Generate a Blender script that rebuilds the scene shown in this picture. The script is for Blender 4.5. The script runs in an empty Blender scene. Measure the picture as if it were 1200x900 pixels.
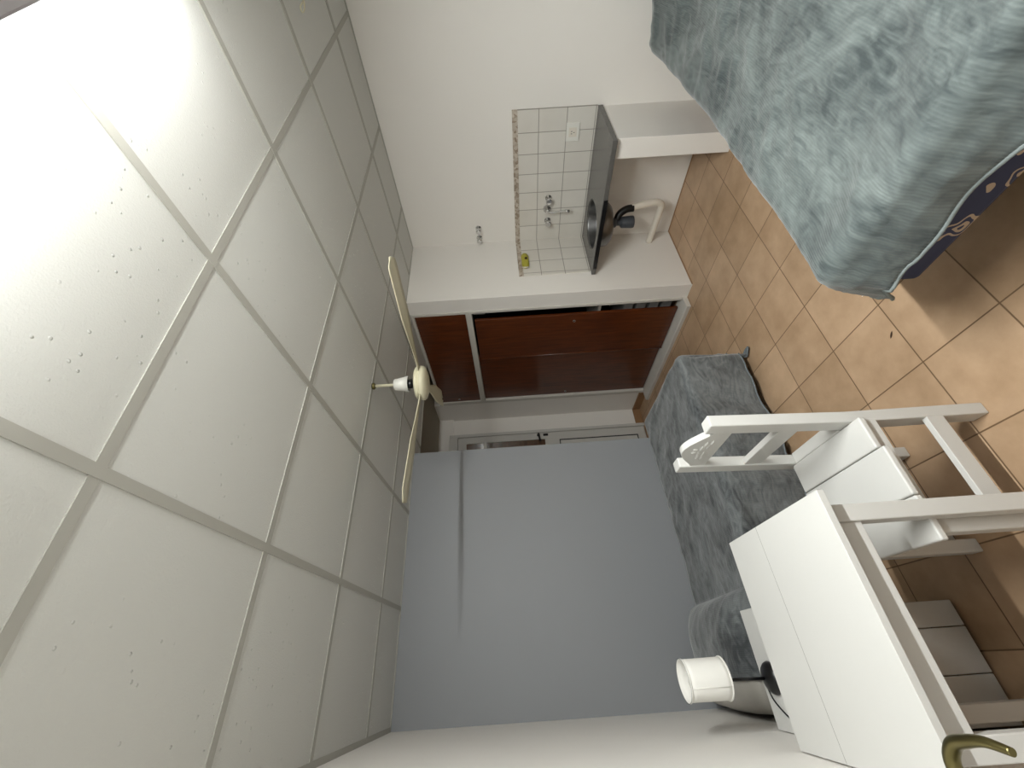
import bpy, bmesh, math, random
from mathutils import Vector, Matrix, noise
random.seed(4)
SC = bpy.context.scene
COL = SC.collection
PI = math.pi

# ---------------------------------------------------------------- camera, world, exposure
ROT = [[0.82122, -0.566736, -0.066393], [-0.058355, 0.032331, -0.997772], [0.56762, 0.823265, -0.00652]]            # rows: upright-right, upright-down, forward (the photograph was taken with the phone on its side)
cam_d = bpy.data.cameras.new('camera')
cam_d.sensor_width = 36.0
cam_d.lens = 14.4473
cam_d.clip_start = 0.02
cam = bpy.data.objects.new('camera', cam_d)
COL.objects.link(cam)
r_, u_, b_ = Vector(ROT[1]), Vector(ROT[0]), -Vector(ROT[2])
m3 = Matrix((r_, u_, b_)).transposed()
cam.matrix_world = Matrix.Translation((0, 0, 1.531)) @ m3.to_4x4()
SC.camera = cam
w = bpy.data.worlds.new('world'); SC.world = w
w.use_nodes = True
w.node_tree.nodes['Background'].inputs[0].default_value = (0.6, 0.62, 0.65, 1)
w.node_tree.nodes['Background'].inputs[1].default_value = 0.05
SC.view_settings.view_transform = 'Standard'
SC.view_settings.look = 'None'
SC.view_settings.gamma = 1.0
SC.view_settings.use_curve_mapping = False
SC.view_settings.exposure = 0.68
TUBE_STRENGTH = 30.0           # bare tube, lights the ceiling round the fitting
ADDED_LIGHT_POWER = 28.0         # area light added under the tube, brightens the room more than the ceiling
TUBE_COLOR = (0.97, 1.0, 0.985)

# room (metres): x runs to the right-back, y to the left-back
X0, X1 = -0.253, 3.168      # left wall, kitchen wall
YG = 2.95                   # grey wall
YN = 2.327                  # face of the closet's side wall
XC = 2.461                  # closet front
YF = 4.27                   # far wall of the passage
YB = -0.06                 # wall behind the camera
ZC = 2.316                  # underside of the ceiling grid
ZH = 2.385                  # passage ceiling

# ---------------------------------------------------------------- materials
def lin(c):
    return tuple(((v/255.0)/12.92 if v/255.0 <= 0.04045 else ((v/255.0+0.055)/1.055)**2.4) for v in c)

def mat(name, rgb, rough=0.5, metal=0.0, spec=0.5, var=0.0, vscale=8.0, bump=0.0, bscale=60.0, coat=0.0, sheen=0.0, emit=None):
    m = bpy.data.materials.new(name); m.use_nodes = True
    nt = m.node_tree; N = nt.nodes; L = nt.links
    b = N['Principled BSDF']
    c = lin(rgb)
    b.inputs['Base Color'].default_value = (*c, 1)
    b.inputs['Roughness'].default_value = rough
    b.inputs['Metallic'].default_value = metal
    b.inputs['Specular IOR Level'].default_value = spec
    b.inputs['Coat Weight'].default_value = coat
    b.inputs['Sheen Weight'].default_value = sheen
    tc = N.new('ShaderNodeTexCoord')
    if var > 0:
        n = N.new('ShaderNodeTexNoise'); n.inputs['Scale'].default_value = vscale; n.inputs['Detail'].default_value = 5
        L.new(tc.outputs['Object'], n.inputs['Vector'])
        mx = N.new('ShaderNodeMix'); mx.data_type = 'RGBA'
        mx.inputs[6].default_value = (*[v*(1-var) for v in c], 1)
        mx.inputs[7].default_value = (*[min(1, v*(1+var)) for v in c], 1)
        L.new(n.outputs['Fac'], mx.inputs[0]); L.new(mx.outputs[2], b.inputs['Base Color'])
    if bump > 0:
        n2 = N.new('ShaderNodeTexNoise'); n2.inputs['Scale'].default_value = bscale; n2.inputs['Detail'].default_value = 4
        L.new(tc.outputs['Object'], n2.inputs['Vector'])
        bp = N.new('ShaderNodeBump'); bp.inputs['Strength'].default_value = bump; bp.inputs['Distance'].default_value = 0.01
        L.new(n2.outputs['Fac'], bp.inputs['Height']); L.new(bp.outputs['Normal'], b.inputs['Normal'])
    if emit:
        b.inputs['Emission Color'].default_value = (*emit[0], 1)
        b.inputs['Emission Strength'].default_value = emit[1]
    return m

def math_node(nt, op, a, b=None, c=None):
    n = nt.nodes.new('ShaderNodeMath'); n.operation = op
    for i, v in enumerate((a, b, c)):
        if v is None: continue
        if isinstance(v, (int, float)): n.inputs[i].default_value = v
        else: nt.links.new(v, n.inputs[i])
    return n.outputs[0]

def mixc(nt, fac, c1, c2):
    n = nt.nodes.new('ShaderNodeMix'); n.data_type = 'RGBA'
    for i, v in ((0, fac), (6, c1), (7, c2)):
        if isinstance(v, (int, float)): n.inputs[i].default_value = v
        elif isinstance(v, tuple): n.inputs[i].default_value = (*v, 1)
        else: nt.links.new(v, n.inputs[i])
    return n.outputs[2]

def tile_mat(name, axes, origin, size, width, tile, tile2, grout, rough, bump, mottle_scale, coat=0.0):
    """Tiles in the plane of the two given axes; a grid of grout lines."""
    m = bpy.data.materials.new(name); m.use_nodes = True
    nt = m.node_tree; N = nt.nodes; L = nt.links; b = N['Principled BSDF']
    g = N.new('ShaderNodeNewGeometry'); s = N.new('ShaderNodeSeparateXYZ'); L.new(g.outputs['Position'], s.inputs[0])
    mask = None; ids = []
    for ax, o, sz in zip(axes, origin, size):
        t = math_node(nt, 'DIVIDE', math_node(nt, 'SUBTRACT', s.outputs[ax], o), sz)
        ids.append(math_node(nt, 'FLOOR', t))
        f = math_node(nt, 'SUBTRACT', t, ids[-1])
        d = math_node(nt, 'MULTIPLY', math_node(nt, 'MINIMUM', f, math_node(nt, 'SUBTRACT', 1.0, f)), sz)
        mask = d if mask is None else math_node(nt, 'MINIMUM', mask, d)
    mr = N.new('ShaderNodeMapRange'); mr.inputs[1].default_value = width*0.5; mr.inputs[2].default_value = width*0.5+0.0015
    L.new(mask, mr.inputs[0])
    cm = N.new('ShaderNodeCombineXYZ'); L.new(ids[0], cm.inputs[0]); L.new(ids[1], cm.inputs[1])
    wn = N.new('ShaderNodeTexWhiteNoise'); wn.noise_dimensions = '3D'; L.new(cm.outputs[0], wn.inputs['Vector'])
    no = N.new('ShaderNodeTexNoise'); no.inputs['Scale'].default_value = mottle_scale; no.inputs['Detail'].default_value = 6
    no.inputs['Roughness'].default_value = 0.6
    L.new(g.outputs['Position'], no.inputs['Vector'])
    fac = math_node(nt, 'ADD', math_node(nt, 'MULTIPLY', no.outputs['Fac'], 0.8), math_node(nt, 'MULTIPLY', wn.outputs['Value'], 0.2))
    ct = N.new('ShaderNodeMapRange'); ct.inputs[1].default_value = 0.3; ct.inputs[2].default_value = 0.72; L.new(fac, ct.inputs[0])
    tc = mixc(nt, ct.outputs[0], lin(tile), lin(tile2))
    L.new(mixc(nt, mr.outputs[0], lin(grout), tc), b.inputs['Base Color'])
    b.inputs['Roughness'].default_value = rough; b.inputs['Coat Weight'].default_value = coat
    bp = N.new('ShaderNodeBump'); bp.inputs['Strength'].default_value = bump; bp.inputs['Distance'].default_value = 0.004
    L.new(math_node(nt, 'ADD', mr.outputs[0], math_node(nt, 'MULTIPLY', no.outputs['Fac'], 0.25)), bp.inputs['Height'])
    L.new(bp.outputs['Normal'], b.inputs['Normal'])
    return m

def ceiling_mat():
    m = bpy.data.materials.new('ceiling_panel'); m.use_nodes = True
    nt = m.node_tree; N = nt.nodes; L = nt.links; b = N['Principled BSDF']
    b.inputs['Base Color'].default_value = (*lin((207, 207, 202)), 1); b.inputs['Roughness'].default_value = 0.55
    g = N.new('ShaderNodeNewGeometry')
    v = N.new('ShaderNodeTexVoronoi'); v.inputs['Scale'].default_value = 42; L.new(g.outputs['Position'], v.inputs['Vector'])
    dot = N.new('ShaderNodeMapRange'); dot.inputs[1].default_value = 0.10; dot.inputs[2].default_value = 0.17
    dot.inputs[3].default_value = 1; dot.inputs[4].default_value = 0
    L.new(v.outputs['Distance'], dot.inputs[0])
    n = N.new('ShaderNodeTexNoise'); n.inputs['Scale'].default_value = 2.5; n.inputs['Detail'].default_value = 2; L.new(g.outputs['Position'], n.inputs['Vector'])
    s = N.new('ShaderNodeMapRange'); s.inputs[1].default_value = 0.46; s.inputs[2].default_value = 0.6; L.new(n.outputs['Fac'], s.inputs[0])
    sep = N.new('ShaderNodeSeparateColor'); L.new(v.outputs['Color'], sep.inputs[0])
    k = math_node(nt, 'GREATER_THAN', sep.outputs[0], 0.55)
    h = math_node(nt, 'MULTIPLY', math_node(nt, 'MULTIPLY', dot.outputs[0], s.outputs[0]), k)
    n2 = N.new('ShaderNodeTexNoise'); n2.inputs['Scale'].default_value = 240; n2.inputs['Detail'].default_value = 2; L.new(g.outputs['Position'], n2.inputs['Vector'])
    h2 = math_node(nt, 'ADD', h, math_node(nt, 'MULTIPLY', n2.outputs['Fac'], 0.22))
    bp = N.new('ShaderNodeBump'); bp.inputs['Strength'].default_value = 0.8; bp.inputs['Distance'].default_value = 0.0045
    L.new(h2, bp.inputs['Height']); L.new(bp.outputs['Normal'], b.inputs['Normal'])
    return m

def wood_mat(name, c1, c2, rough, axis_scale, coat):
    m = bpy.data.materials.new(name); m.use_nodes = True
    nt = m.node_tree; N = nt.nodes; L = nt.links; b = N['Principled BSDF']
    g = N.new('ShaderNodeNewGeometry'); mp = N.new('ShaderNodeMapping'); mp.inputs['Scale'].default_value = axis_scale
    L.new(g.outputs['Position'], mp.inputs['Vector'])
    n = N.new('ShaderNodeTexNoise'); n.inputs['Scale'].default_value = 3; n.inputs['Detail'].default_value = 8; n.inputs['Distortion'].default_value = 0.6
    L.new(mp.outputs[0], n.inputs['Vector'])
    r = N.new('ShaderNodeMapRange'); r.inputs[1].default_value = 0.3; r.inputs[2].default_value = 0.7; L.new(n.outputs['Fac'], r.inputs[0])
    L.new(mixc(nt, r.outputs[0], lin(c1), lin(c2)), b.inputs['Base Color'])
    b.inputs['Roughness'].default_value = rough; b.inputs['Coat Weight'].default_value = coat; b.inputs['Coat Roughness'].default_value = 0.12
    bp = N.new('ShaderNodeBump'); bp.inputs['Strength'].default_value = 0.06; bp.inputs['Distance'].default_value = 0.003
    L.new(n.outputs['Fac'], bp.inputs['Height']); L.new(bp.outputs['Normal'], b.inputs['Normal'])
    return m

def plush_mat(name, c1, c2, rib_axis, rib_scale, sheen=0.35):
    """Ribbed plush: brushed patches of nap in two tones, fine ribs, soft sheen."""
    m = bpy.data.materials.new(name); m.use_nodes = True
    nt = m.node_tree; N = nt.nodes; L = nt.links; b = N['Principled BSDF']
    tc = N.new('ShaderNodeTexCoord')
    uv = tc.outputs['UV']
    n = N.new('ShaderNodeTexNoise'); n.inputs['Scale'].default_value = 2.6; n.inputs['Detail'].default_value = 6; n.inputs['Roughness'].default_value = 0.6
    n.inputs['Distortion'].default_value = 1.6
    L.new(uv, n.inputs['Vector'])
    mp = N.new('ShaderNodeMapping'); mp.inputs['Rotation'].default_value = (0, 0, 0.7); mp.inputs['Scale'].default_value = (1.0, 2.6, 1.0)
    L.new(uv, mp.inputs['Vector'])
    nb = N.new('ShaderNodeTexNoise'); nb.inputs['Scale'].default_value = 9.0; nb.inputs['Detail'].default_value = 6; nb.inputs['Distortion'].default_value = 2.2
    L.new(mp.outputs[0], nb.inputs['Vector'])
    mixn = math_node(nt, 'ADD', math_node(nt, 'MULTIPLY', n.outputs['Fac'], 0.6), math_node(nt, 'MULTIPLY', nb.outputs['Fac'], 0.4))
    r = N.new('ShaderNodeMapRange'); r.inputs[1].default_value = 0.36; r.inputs[2].default_value = 0.63; L.new(mixn, r.inputs[0])
    wv = N.new('ShaderNodeTexWave'); wv.wave_type = 'BANDS'; wv.bands_direction = rib_axis
    wv.inputs['Scale'].default_value = rib_scale; wv.inputs['Distortion'].default_value = 0.6; wv.inputs['Detail'].default_value = 1
    wv.inputs['Detail Scale'].default_value = 0.4
    L.new(uv, wv.inputs['Vector'])
    col = mixc(nt, r.outputs[0], lin(c1), lin(c2))
    dark = mixc(nt, math_node(nt, 'MULTIPLY', math_node(nt, 'SUBTRACT', 1.0, wv.outputs['Fac']), 0.14), col, (0.02, 0.025, 0.028))
    L.new(dark, b.inputs['Base Color'])
    b.inputs['Roughness'].default_value = 0.75; b.inputs['Sheen Weight'].default_value = sheen; b.inputs['Sheen Roughness'].default_value = 0.45
    b.inputs['Specular IOR Level'].default_value = 0.25
    n2 = N.new('ShaderNodeTexNoise'); n2.inputs['Scale'].default_value = 14; n2.inputs['Detail'].default_value = 4; L.new(uv, n2.inputs['Vector'])
    h = math_node(nt, 'ADD', math_node(nt, 'MULTIPLY', wv.outputs['Fac'], 0.15), math_node(nt, 'MULTIPLY', n2.outputs['Fac'], 1.0))
    bp = N.new('ShaderNodeBump'); bp.inputs['Strength'].default_value = 0.5; bp.inputs['Distance'].default_value = 0.008
    L.new(h, bp.inputs['Height']); L.new(bp.outputs['Normal'], b.inputs['Normal'])
    return m

def print_mat():
    """Navy cotton printed with beige flower outlines."""
    m = bpy.data.materials.new('floral_print'); m.use_nodes = True
    nt = m.node_tree; N = nt.nodes; L = nt.links; b = N['Principled BSDF']
    g = N.new('ShaderNodeNewGeometry')
    n = N.new('ShaderNodeTexNoise'); n.inputs['Scale'].default_value = 9; n.inputs['Detail'].default_value = 2; L.new(g.outputs['Position'], n.inputs['Vector'])
    av = N.new('ShaderNodeVectorMath'); av.operation = 'MULTIPLY_ADD'
    av.inputs[1].default_value = (0.16, 0.16, 0.16); L.new(n.outputs['Color'], av.inputs[0]); L.new(g.outputs['Position'], av.inputs[2])
    v = N.new('ShaderNodeTexVoronoi'); v.inputs['Scale'].default_value = 8.2; v.inputs['Randomness'].default_value = 0.75; L.new(av.outputs[0], v.inputs['Vector'])
    d = v.outputs['Distance']
    flower = math_node(nt, 'LESS_THAN', d, 0.44)
    ring = math_node(nt, 'LESS_THAN', math_node(nt, 'FRACT', math_node(nt, 'MULTIPLY', d, 9.0)), 0.42)
    core = math_node(nt, 'LESS_THAN', d, 0.10)
    beige = math_node(nt, 'MULTIPLY', flower, math_node(nt, 'MAXIMUM', ring, 0.0))
    c = mixc(nt, beige, lin((52, 58, 84)), lin((178, 160, 140)))
    c = mixc(nt, core, c, lin((38, 34, 40)))
    L.new(c, b.inputs['Base Color']); b.inputs['Roughness'].default_value = 0.85
    return m

M = {}
M['wall'] = mat('white_wall_paint', (236, 232, 226), 0.6, var=0.03, vscale=1.5, bump=0.05, bscale=14)
M['grey'] = mat('grey_wall_paint', (141, 143, 146), 0.55, var=0.03, vscale=1.2, bump=0.04, bscale=18)
M['ceil'] = ceiling_mat()
M['tbar'] = mat('painted_grid_metal', (172, 170, 162), 0.5)
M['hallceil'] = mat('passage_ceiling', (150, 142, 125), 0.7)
M['floor'] = tile_mat('floor_tiles', (0, 1), (0.545, 0.954), (0.295, 0.2993), 0.0032, (164, 135, 105), (200, 169, 138), (112, 87, 62), 0.4, 0.3, 5.0)
M['skirt'] = mat('brown_skirting_tile', (150, 115, 82), 0.4, var=0.12, vscale=9)
M['tile_x'] = tile_mat('white_tile_kitchen', (1, 2), (YN, 0.8), (0.1517, 0.2), 0.003, (212, 207, 198), (222, 218, 210), (146, 140, 131), 0.18, 0.4, 3.0)
M['tile_y'] = tile_mat('white_tile_return', (0, 2), (X1, 0.8), (0.15, 0.2), 0.003, (212, 207, 198), (222, 218, 210), (146, 140, 131), 0.18, 0.4, 3.0)
M['granite'] = mat('grey_granite', (92, 90, 87), 0.25, var=0.35, vscale=120)
M['steel'] = mat('stainless_steel', (118, 118, 118), 0.34, metal=1.0)
M['chrome'] = mat('chrome', (215, 215, 215), 0.08, metal=1.0)
M['dkplastic'] = mat('dark_grey_plastic', (62, 66, 72), 0.45)
M['blackplastic'] = mat('black_plastic', (16, 16, 18), 0.35)
M['pvc'] = mat('white_pvc', (224, 217, 204), 0.4)
M['white_plastic'] = mat('white_plastic', (228, 226, 218), 0.35)
M['wood'] = wood_mat('varnished_wood', (70, 30, 10), (104, 50, 18), 0.3, (14, 14, 1.2), 0.5)
M['wfurn'] = mat('white_furniture_paint', (208, 207, 203), 0.42, var=0.025, vscale=5, bump=0.05, bscale=22)
M['wframe'] = mat('white_joinery_paint', (206, 202, 194), 0.45, var=0.04, vscale=4)
M['dark'] = mat('closet_inside', (38, 36, 36), 0.8)
M['drawer'] = mat('grey_drawer_front', (150, 148, 146), 0.5)
M['cream'] = mat('cream_enamel', (212, 206, 178), 0.35)
M['plush_teal'] = plush_mat('teal_grey_plush', (62, 70, 71), (118, 127, 125), 'Y', 40, 0.4)
M['plush_grey'] = plush_mat('slate_grey_plush', (58, 61, 63), (128, 132, 133), 'X', 40, 0.45)
M['hem_teal'] = mat('teal_hem', (118, 126, 125), 0.7, bump=0.3, bscale=80)
M['hem_grey'] = mat('grey_hem', (112, 121, 126), 0.7, bump=0.3, bscale=80)
M['print'] = print_mat()
M['satin'] = mat('grey_satin', (170, 166, 158), 0.35, var=0.1, vscale=6, bump=0.25, bscale=9)
M['navy'] = mat('navy_cloth', (36, 38, 46), 0.6)
M['mattress'] = mat('mattress_cloth', (120, 120, 122), 0.8)
M['bedwood'] = mat('dark_bed_wood', (58, 38, 24), 0.5)
M['seam'] = mat('plank_gap', (120, 118, 112), 0.9)
M['shade'] = mat('white_lamp_fabric', (238, 236, 230), 0.75, bump=0.08, bscale=160)
M['black'] = mat('black_metal', (14, 14, 16), 0.3)
M['brass'] = mat('aged_brass', (112, 104, 68), 0.35, metal=1.0, var=0.15, vscale=20)
M['sponge'] = mat('olive_yellow_plastic', (172, 164, 58), 0.5, var=0.25, vscale=30)
M['dirt'] = mat('dry_leaf', (60, 38, 22), 0.8)
M['glassbrown'] = wood_mat('brown_shutter', (84, 54, 34), (112, 74, 48), 0.4, (2, 2, 14), 0.2)
M['doorw'] = mat('white_door_paint', (204, 202, 196), 0.45)
M['tube'] = mat('lit_tube', (255, 250, 240), 0.5, emit=(TUBE_COLOR, TUBE_STRENGTH))
M['housing'] = mat('lamp_housing', (128, 124, 126), 0.5)
def border_mat():
    m = bpy.data.materials.new('mosaic_border'); m.use_nodes = True
    nt = m.node_tree; N = nt.nodes; L = nt.links; b = N['Principled BSDF']
    g = N.new('ShaderNodeNewGeometry')
    v = N.new('ShaderNodeTexVoronoi'); v.inputs['Scale'].default_value = 48; L.new(g.outputs['Position'], v.inputs['Vector'])
    s = N.new('ShaderNodeSeparateColor'); L.new(v.outputs['Color'], s.inputs[0])
    L.new(mixc(nt, s.outputs[0], lin((140, 122, 104)), lin((206, 196, 182))), b.inputs['Base Color'])
    b.inputs['Roughness'].default_value = 0.3
    return m
M['border'] = border_mat()
def pane_mat():
    m = bpy.data.materials.new('door_glass'); m.use_nodes = True
    nt = m.node_tree; N = nt.nodes; L = nt.links
    t = N.new('ShaderNodeBsdfTransparent'); t.inputs[0].default_value = (0.95, 0.97, 0.96, 1)
    g = N.new('ShaderNodeBsdfGlossy'); g.inputs['Roughness'].default_value = 0.05
    mx = N.new('ShaderNodeMixShader'); mx.inputs[0].default_value = 0.06
    L.new(t.outputs[0], mx.inputs[1]); L.new(g.outputs[0], mx.inputs[2]); L.new(mx.outputs[0], N['Material Output'].inputs['Surface'])
    return m
M['glass'] = pane_mat()

# ---------------------------------------------------------------- mesh helpers
WPOS = {}
def box(bm, x0, x1, y0, y1, z0, z1):
    vs = [bm.verts.new((x, y, z)) for z in (z0, z1) for y in (y0, y1) for x in (x0, x1)]
    for f in ((0, 2, 3, 1), (4, 5, 7, 6), (0, 1, 5, 4), (2, 6, 7, 3), (0, 4, 6, 2), (1, 3, 7, 5)):
        bm.faces.new([vs[i] for i in f])
    return vs
def B(*a):
    bm = bmesh.new(); box(bm, *a); return bm
def basis(d):
    d = Vector(d).normalized(); h = Vector((0, 0, 1)) if abs(d.z) < 0.9 else Vector((1, 0, 0))
    a = d.cross(h).normalized(); return a, d.cross(a).normalized()
def rings(bm, rs, cap0=True, cap1=True, closed=False):
    """Join rings of coordinates into a skin."""
    vv = [[bm.verts.new(p) for p in r] for r in rs]; n = len(vv[0])
    prs = list(zip(vv[:-1], vv[1:])) + ([(vv[-1], vv[0])] if closed else [])
    for a, b in prs:
        for i in range(n):
            j = (i+1) % n
            f = bm.faces.new((a[i], a[j], b[j], b[i])); f.smooth = True
    if not closed:
        if cap0: bm.faces.new(list(reversed(vv[0])))
        if cap1: bm.faces.new(vv[-1])
    return vv
def lathe(bm, c, prof, seg=24, axis=(0, 0, 1), sx=1.0, cap0=True, cap1=True):
    """prof: (radius, distance along axis)."""
    c = Vector(c); d = Vector(axis).normalized(); a, b = basis(d)
    rings(bm, [[c + d*h + a*(max(r, 1e-5)*sx*math.cos(2*PI*i/seg)) + b*(max(r, 1e-5)*math.sin(2*PI*i/seg)) for i in range(seg)] for r, h in prof], cap0, cap1)
def tube(bm, pts, r, seg=10, closed=False):
    pts = [Vector(p) for p in pts]; n = len(pts); rs = []
    prev = None
    for i, p in enumerate(pts):
        if closed: t = (pts[(i+1) % n]-pts[i-1]).normalized()
        else: t = (pts[min(i+1, n-1)]-pts[max(i-1, 0)]).normalized()
        if prev is None: a, b = basis(t)
        else:
            a = (prev - t*prev.dot(t)).normalized(); b = t.cross(a)
        prev = a
        rr = r[i] if isinstance(r, (list, tuple)) else r
        rs.append([p + a*(rr*math.cos(2*PI*k/seg)) + b*(rr*math.sin(2*PI*k/seg)) for k in range(seg)])
    rings(bm, rs, closed=closed)
def smooth_path(pts, n=6):
    P = [Vector(p) for p in pts]; out = []
    for i in range(len(P)-1):
        p0, p1, p2, p3 = P[max(i-1, 0)], P[i], P[i+1], P[min(i+2, len(P)-1)]
        for k in range(n):
            t = k/n
            out.append(0.5*((2*p1)+(p2-p0)*t+(2*p0-5*p1+4*p2-p3)*t*t+(3*p1-p0-3*p2+p3)*t**3))
    return out + [P[-1]]
def prism(bm, poly, axis, a0, a1):
    """Extrude a 2-D outline along x, y or z."""
    def pt(p, a): return {'x': (a, p[0], p[1]), 'y': (p[0], a, p[1]), 'z': (p[0], p[1], a)}[axis]
    v0 = [bm.verts.new(pt(p, a0)) for p in poly]; v1 = [bm.verts.new(pt(p, a1)) for p in poly]; n = len(poly)
    bm.faces.new(v0); bm.faces.new(list(reversed(v1)))
    for i in range(n): bm.faces.new((v0[i], v1[i], v1[(i+1) % n], v0[(i+1) % n]))
def ellipsoid(bm, c, r, seg=12):
    prof = [(math.sin(PI*k/seg), -math.cos(PI*k/seg)) for k in range(seg+1)]
    rings(bm, [[(c[0]+r[0]*max(p, 1e-4)*math.cos(2*PI*i/16), c[1]+r[1]*max(p, 1e-4)*math.sin(2*PI*i/16), c[2]+r[2]*h) for i in range(16)] for p, h in prof])

def obj(name, bm, m, parent=None, bevel=0.0, bseg=2, sub=0, smooth=False):
    me = bpy.data.meshes.new(name)
    bmesh.ops.recalc_face_normals(bm, faces=bm.faces[:])
    o = bpy.data.objects.new(name, me); COL.objects.link(o)
    base = Vector((0, 0, 0))
    if parent is not None:
        o.parent = parent; base = WPOS[parent.name]
        if base.length > 0: bmesh.ops.translate(bm, verts=bm.verts[:], vec=-base)
    WPOS[o.name] = base
    if smooth:
        for f in bm.faces: f.smooth = True
    bm.to_mesh(me); bm.free()
    me.materials.append(M[m] if isinstance(m, str) else m)
    if bevel > 0:
        b = o.modifiers.new('bevel', 'BEVEL'); b.width = bevel; b.segments = bseg; b.limit_method = 'ANGLE'; b.angle_limit = math.radians(40)
        b.harden_normals = False
    if sub: 
        s = o.modifiers.new('sub', 'SUBSURF'); s.levels = sub; s.render_levels = sub
    return o
def thing(name, label, cat, loc, group=None):
    o = bpy.data.objects.new(name, None); COL.objects.link(o); o.location = loc; o.empty_display_size = 0.05
    o['label'] = label; o['category'] = cat
    if group: o['group'] = group
    WPOS[o.name] = Vector(loc); return o
def tag(o, label, cat, group=None):
    o['label'] = label; o['category'] = cat
    if group: o['group'] = group
    return o
def struct(name, bm, m, label=None, bevel=0.0):
    o = obj(name, bm, m, bevel=bevel); o['kind'] = 'structure'
    if label: o['label'] = label
    return o

# ---------------------------------------------------------------- the room
struct('floor', B(X0-0.15, X1+0.15, YB-0.15, YF+0.15, -0.1, 0.0), 'floor', 'beige ceramic tiled floor')
struct('wall_left', B(X0-0.12, X0, YB, YG+0.12, 0, ZH+0.05), 'wall', 'white wall beside the table and bedside lamp')
struct('wall_grey', B(X0, 1.432, YG, YG+0.12, 0, ZC+0.02), 'grey', 'grey painted wall behind the single bed')
struct('wall_right', B(X1, X1+0.12, YB, YN+0.14, 0, ZH+0.05), 'wall', 'white wall behind the sink and the big bed')
struct('wall_closet', B(XC, X1, YN, YN+0.136, 0, ZH), 'wall', 'white side wall between the sink and the wardrobe')
bm = bmesh.new(); box(bm, 0.66, X1+0.12, YB-0.12, YB, 0, ZH+0.05); box(bm, X0-0.12, 0.66, YB-0.12, YB, 2.06, ZH+0.05)
struct('wall_front', bm, 'wall', 'white wall with the entrance doorway, behind the lamp')
bm = bmesh.new(); box(bm, XC, XC+0.12, 3.90, YF, 0, ZH); struct('wall_passage', bm, 'wall', 'white passage wall left of the wardrobe')
struct('wall_hidden', B(0.9, 1.0, YG+0.12, YF, 0, ZH), 'wall')
struct('wall_far', B(0.9, X1+0.12, YF, YF+0.12, 0, ZH), 'wall', 'white wall at the end of the passage')
struct('wall_wardrobe', B(X1, X1+0.12, YN+0.136, YF, 0, ZH), 'wall')
struct('trim_1', B(0.9, XC, YF-0.03, YF, 2.22, ZH), 'wall', 'plain white beam above the passage door')
# ceiling panels and the metal grid that carries them
YE = 3.15
struct('ceiling', B(X0, X1+0.0, YB, YE, ZC+0.003, ZC+0.05), 'ceil', 'white suspended ceiling of textured square panels')
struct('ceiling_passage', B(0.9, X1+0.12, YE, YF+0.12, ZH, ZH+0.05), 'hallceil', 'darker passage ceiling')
bm = bmesh.new()
t = 0.0125
ulines = [0.351 + 0.6105*k for k in range(5)]
vlines = [0.706 + 0.6095*k for k in range(-3, 4)]
for x in ulines:
    box(bm, x-t, x+t, YB, YE, ZC-0.001, ZC+0.008)
for y in vlines:
    box(bm, X0, X1, y-t, y+t, ZC, ZC+0.0085)
box(bm, X0, X1, YE-0.02, YE, ZC-0.001, ZH)
box(bm, X0, X0+0.022, YB, YG, ZC-0.0012, ZC+0.0079)
box(bm, X0, 1.43, YG-0.012, YG, ZC-0.0014, ZC+0.0078)
box(bm, X1-0.016, X1, YB, YN, ZC-0.0013, ZC+0.0077)
box(bm, XC, X1, YN-0.012, YN, ZC-0.0014, ZC+0.0078)
struct('trim_2', bm, 'tbar', 'painted metal grid between the ceiling panels')
# brown tile skirting
bm = bmesh.new()
box(bm, X1-0.009, X1, 1.402, YN, 0, 0.005); box(bm, XC+0.004, X1, YN-0.009, YN, 0, 0.005)
struct('trim_3', bm, 'skirt', 'low brown edging at the foot of the kitchen wall')
struct('baseboard_far', B(2.26, XC, YF-0.012, YF, 0, 0.085), 'skirt', 'brown tile skirting at the end of the passage')
struct('baseboard_passage', B(XC-0.012, XC, 3.905, YF-0.012, 0, 0.085), 'skirt')

# passage door with glazed upper half
d = obj('door_1', B(1.50, 2.215, YF-0.022, YF-0.001, 0.012, 2.16), 'doorw', bevel=0.002); d['kind'] = 'structure'
d['label'] = 'white passage door with glazed upper half, half hidden by the grey wall'
bm = bmesh.new(); box(bm, 2.2165, 2.252, YF-0.04, YF, 0, 2.26); box(bm, 1.40, 1.499, YF-0.04, YF, 0, 2.26); box(bm, 1.499, 2.2165, YF-0.04, YF, 2.165, 2.26)
obj('door_frame', bm, 'doorw', d, bevel=0.003)
obj('shutter', B(1.60, 2.130, YF-0.0265, YF-0.0225, 1.165, 2.065), 'glassbrown', d)
obj('glass', B(1.60, 2.130, YF-0.034, YF-0.030, 1.165, 2.065), 'glass', d)
bm = bmesh.new()
for a in ((1.57, 2.136, 2.065, 2.09), (1.57, 2.136, 1.14, 1.165), (2.130, 2.150, 1.14, 2.09), (1.57, 1.60, 1.14, 2.09), (1.60, 2.130, 1.83, 1.87)):
    box(bm, a[0], a[1], YF-0.036, YF-0.022, a[2], a[3])
obj('glazing_bar', bm, 'doorw', d)
bm = bmesh.new(); q = YF-0.028
for a in ((2.108, 2.118, 0.10, 1.0), (1.58, 2.118, 0.99, 1.0), (1.58, 2.118, 0.10, 0.11)):
    box(bm, a[0], a[1], q, YF-0.022, a[2], a[3])
obj('panel_groove', bm, 'dark', d)
bm = bmesh.new(); box(bm, 1.60, 2.10, q+0.001, YF-0.022, 0.125, 0.975)
for k in range(7): box(bm, 1.61, 2.095, q-0.003, q+0.001, 0.15+0.12*k, 0.235+0.12*k)
obj('door_panel', bm, 'doorw', d)
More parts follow.
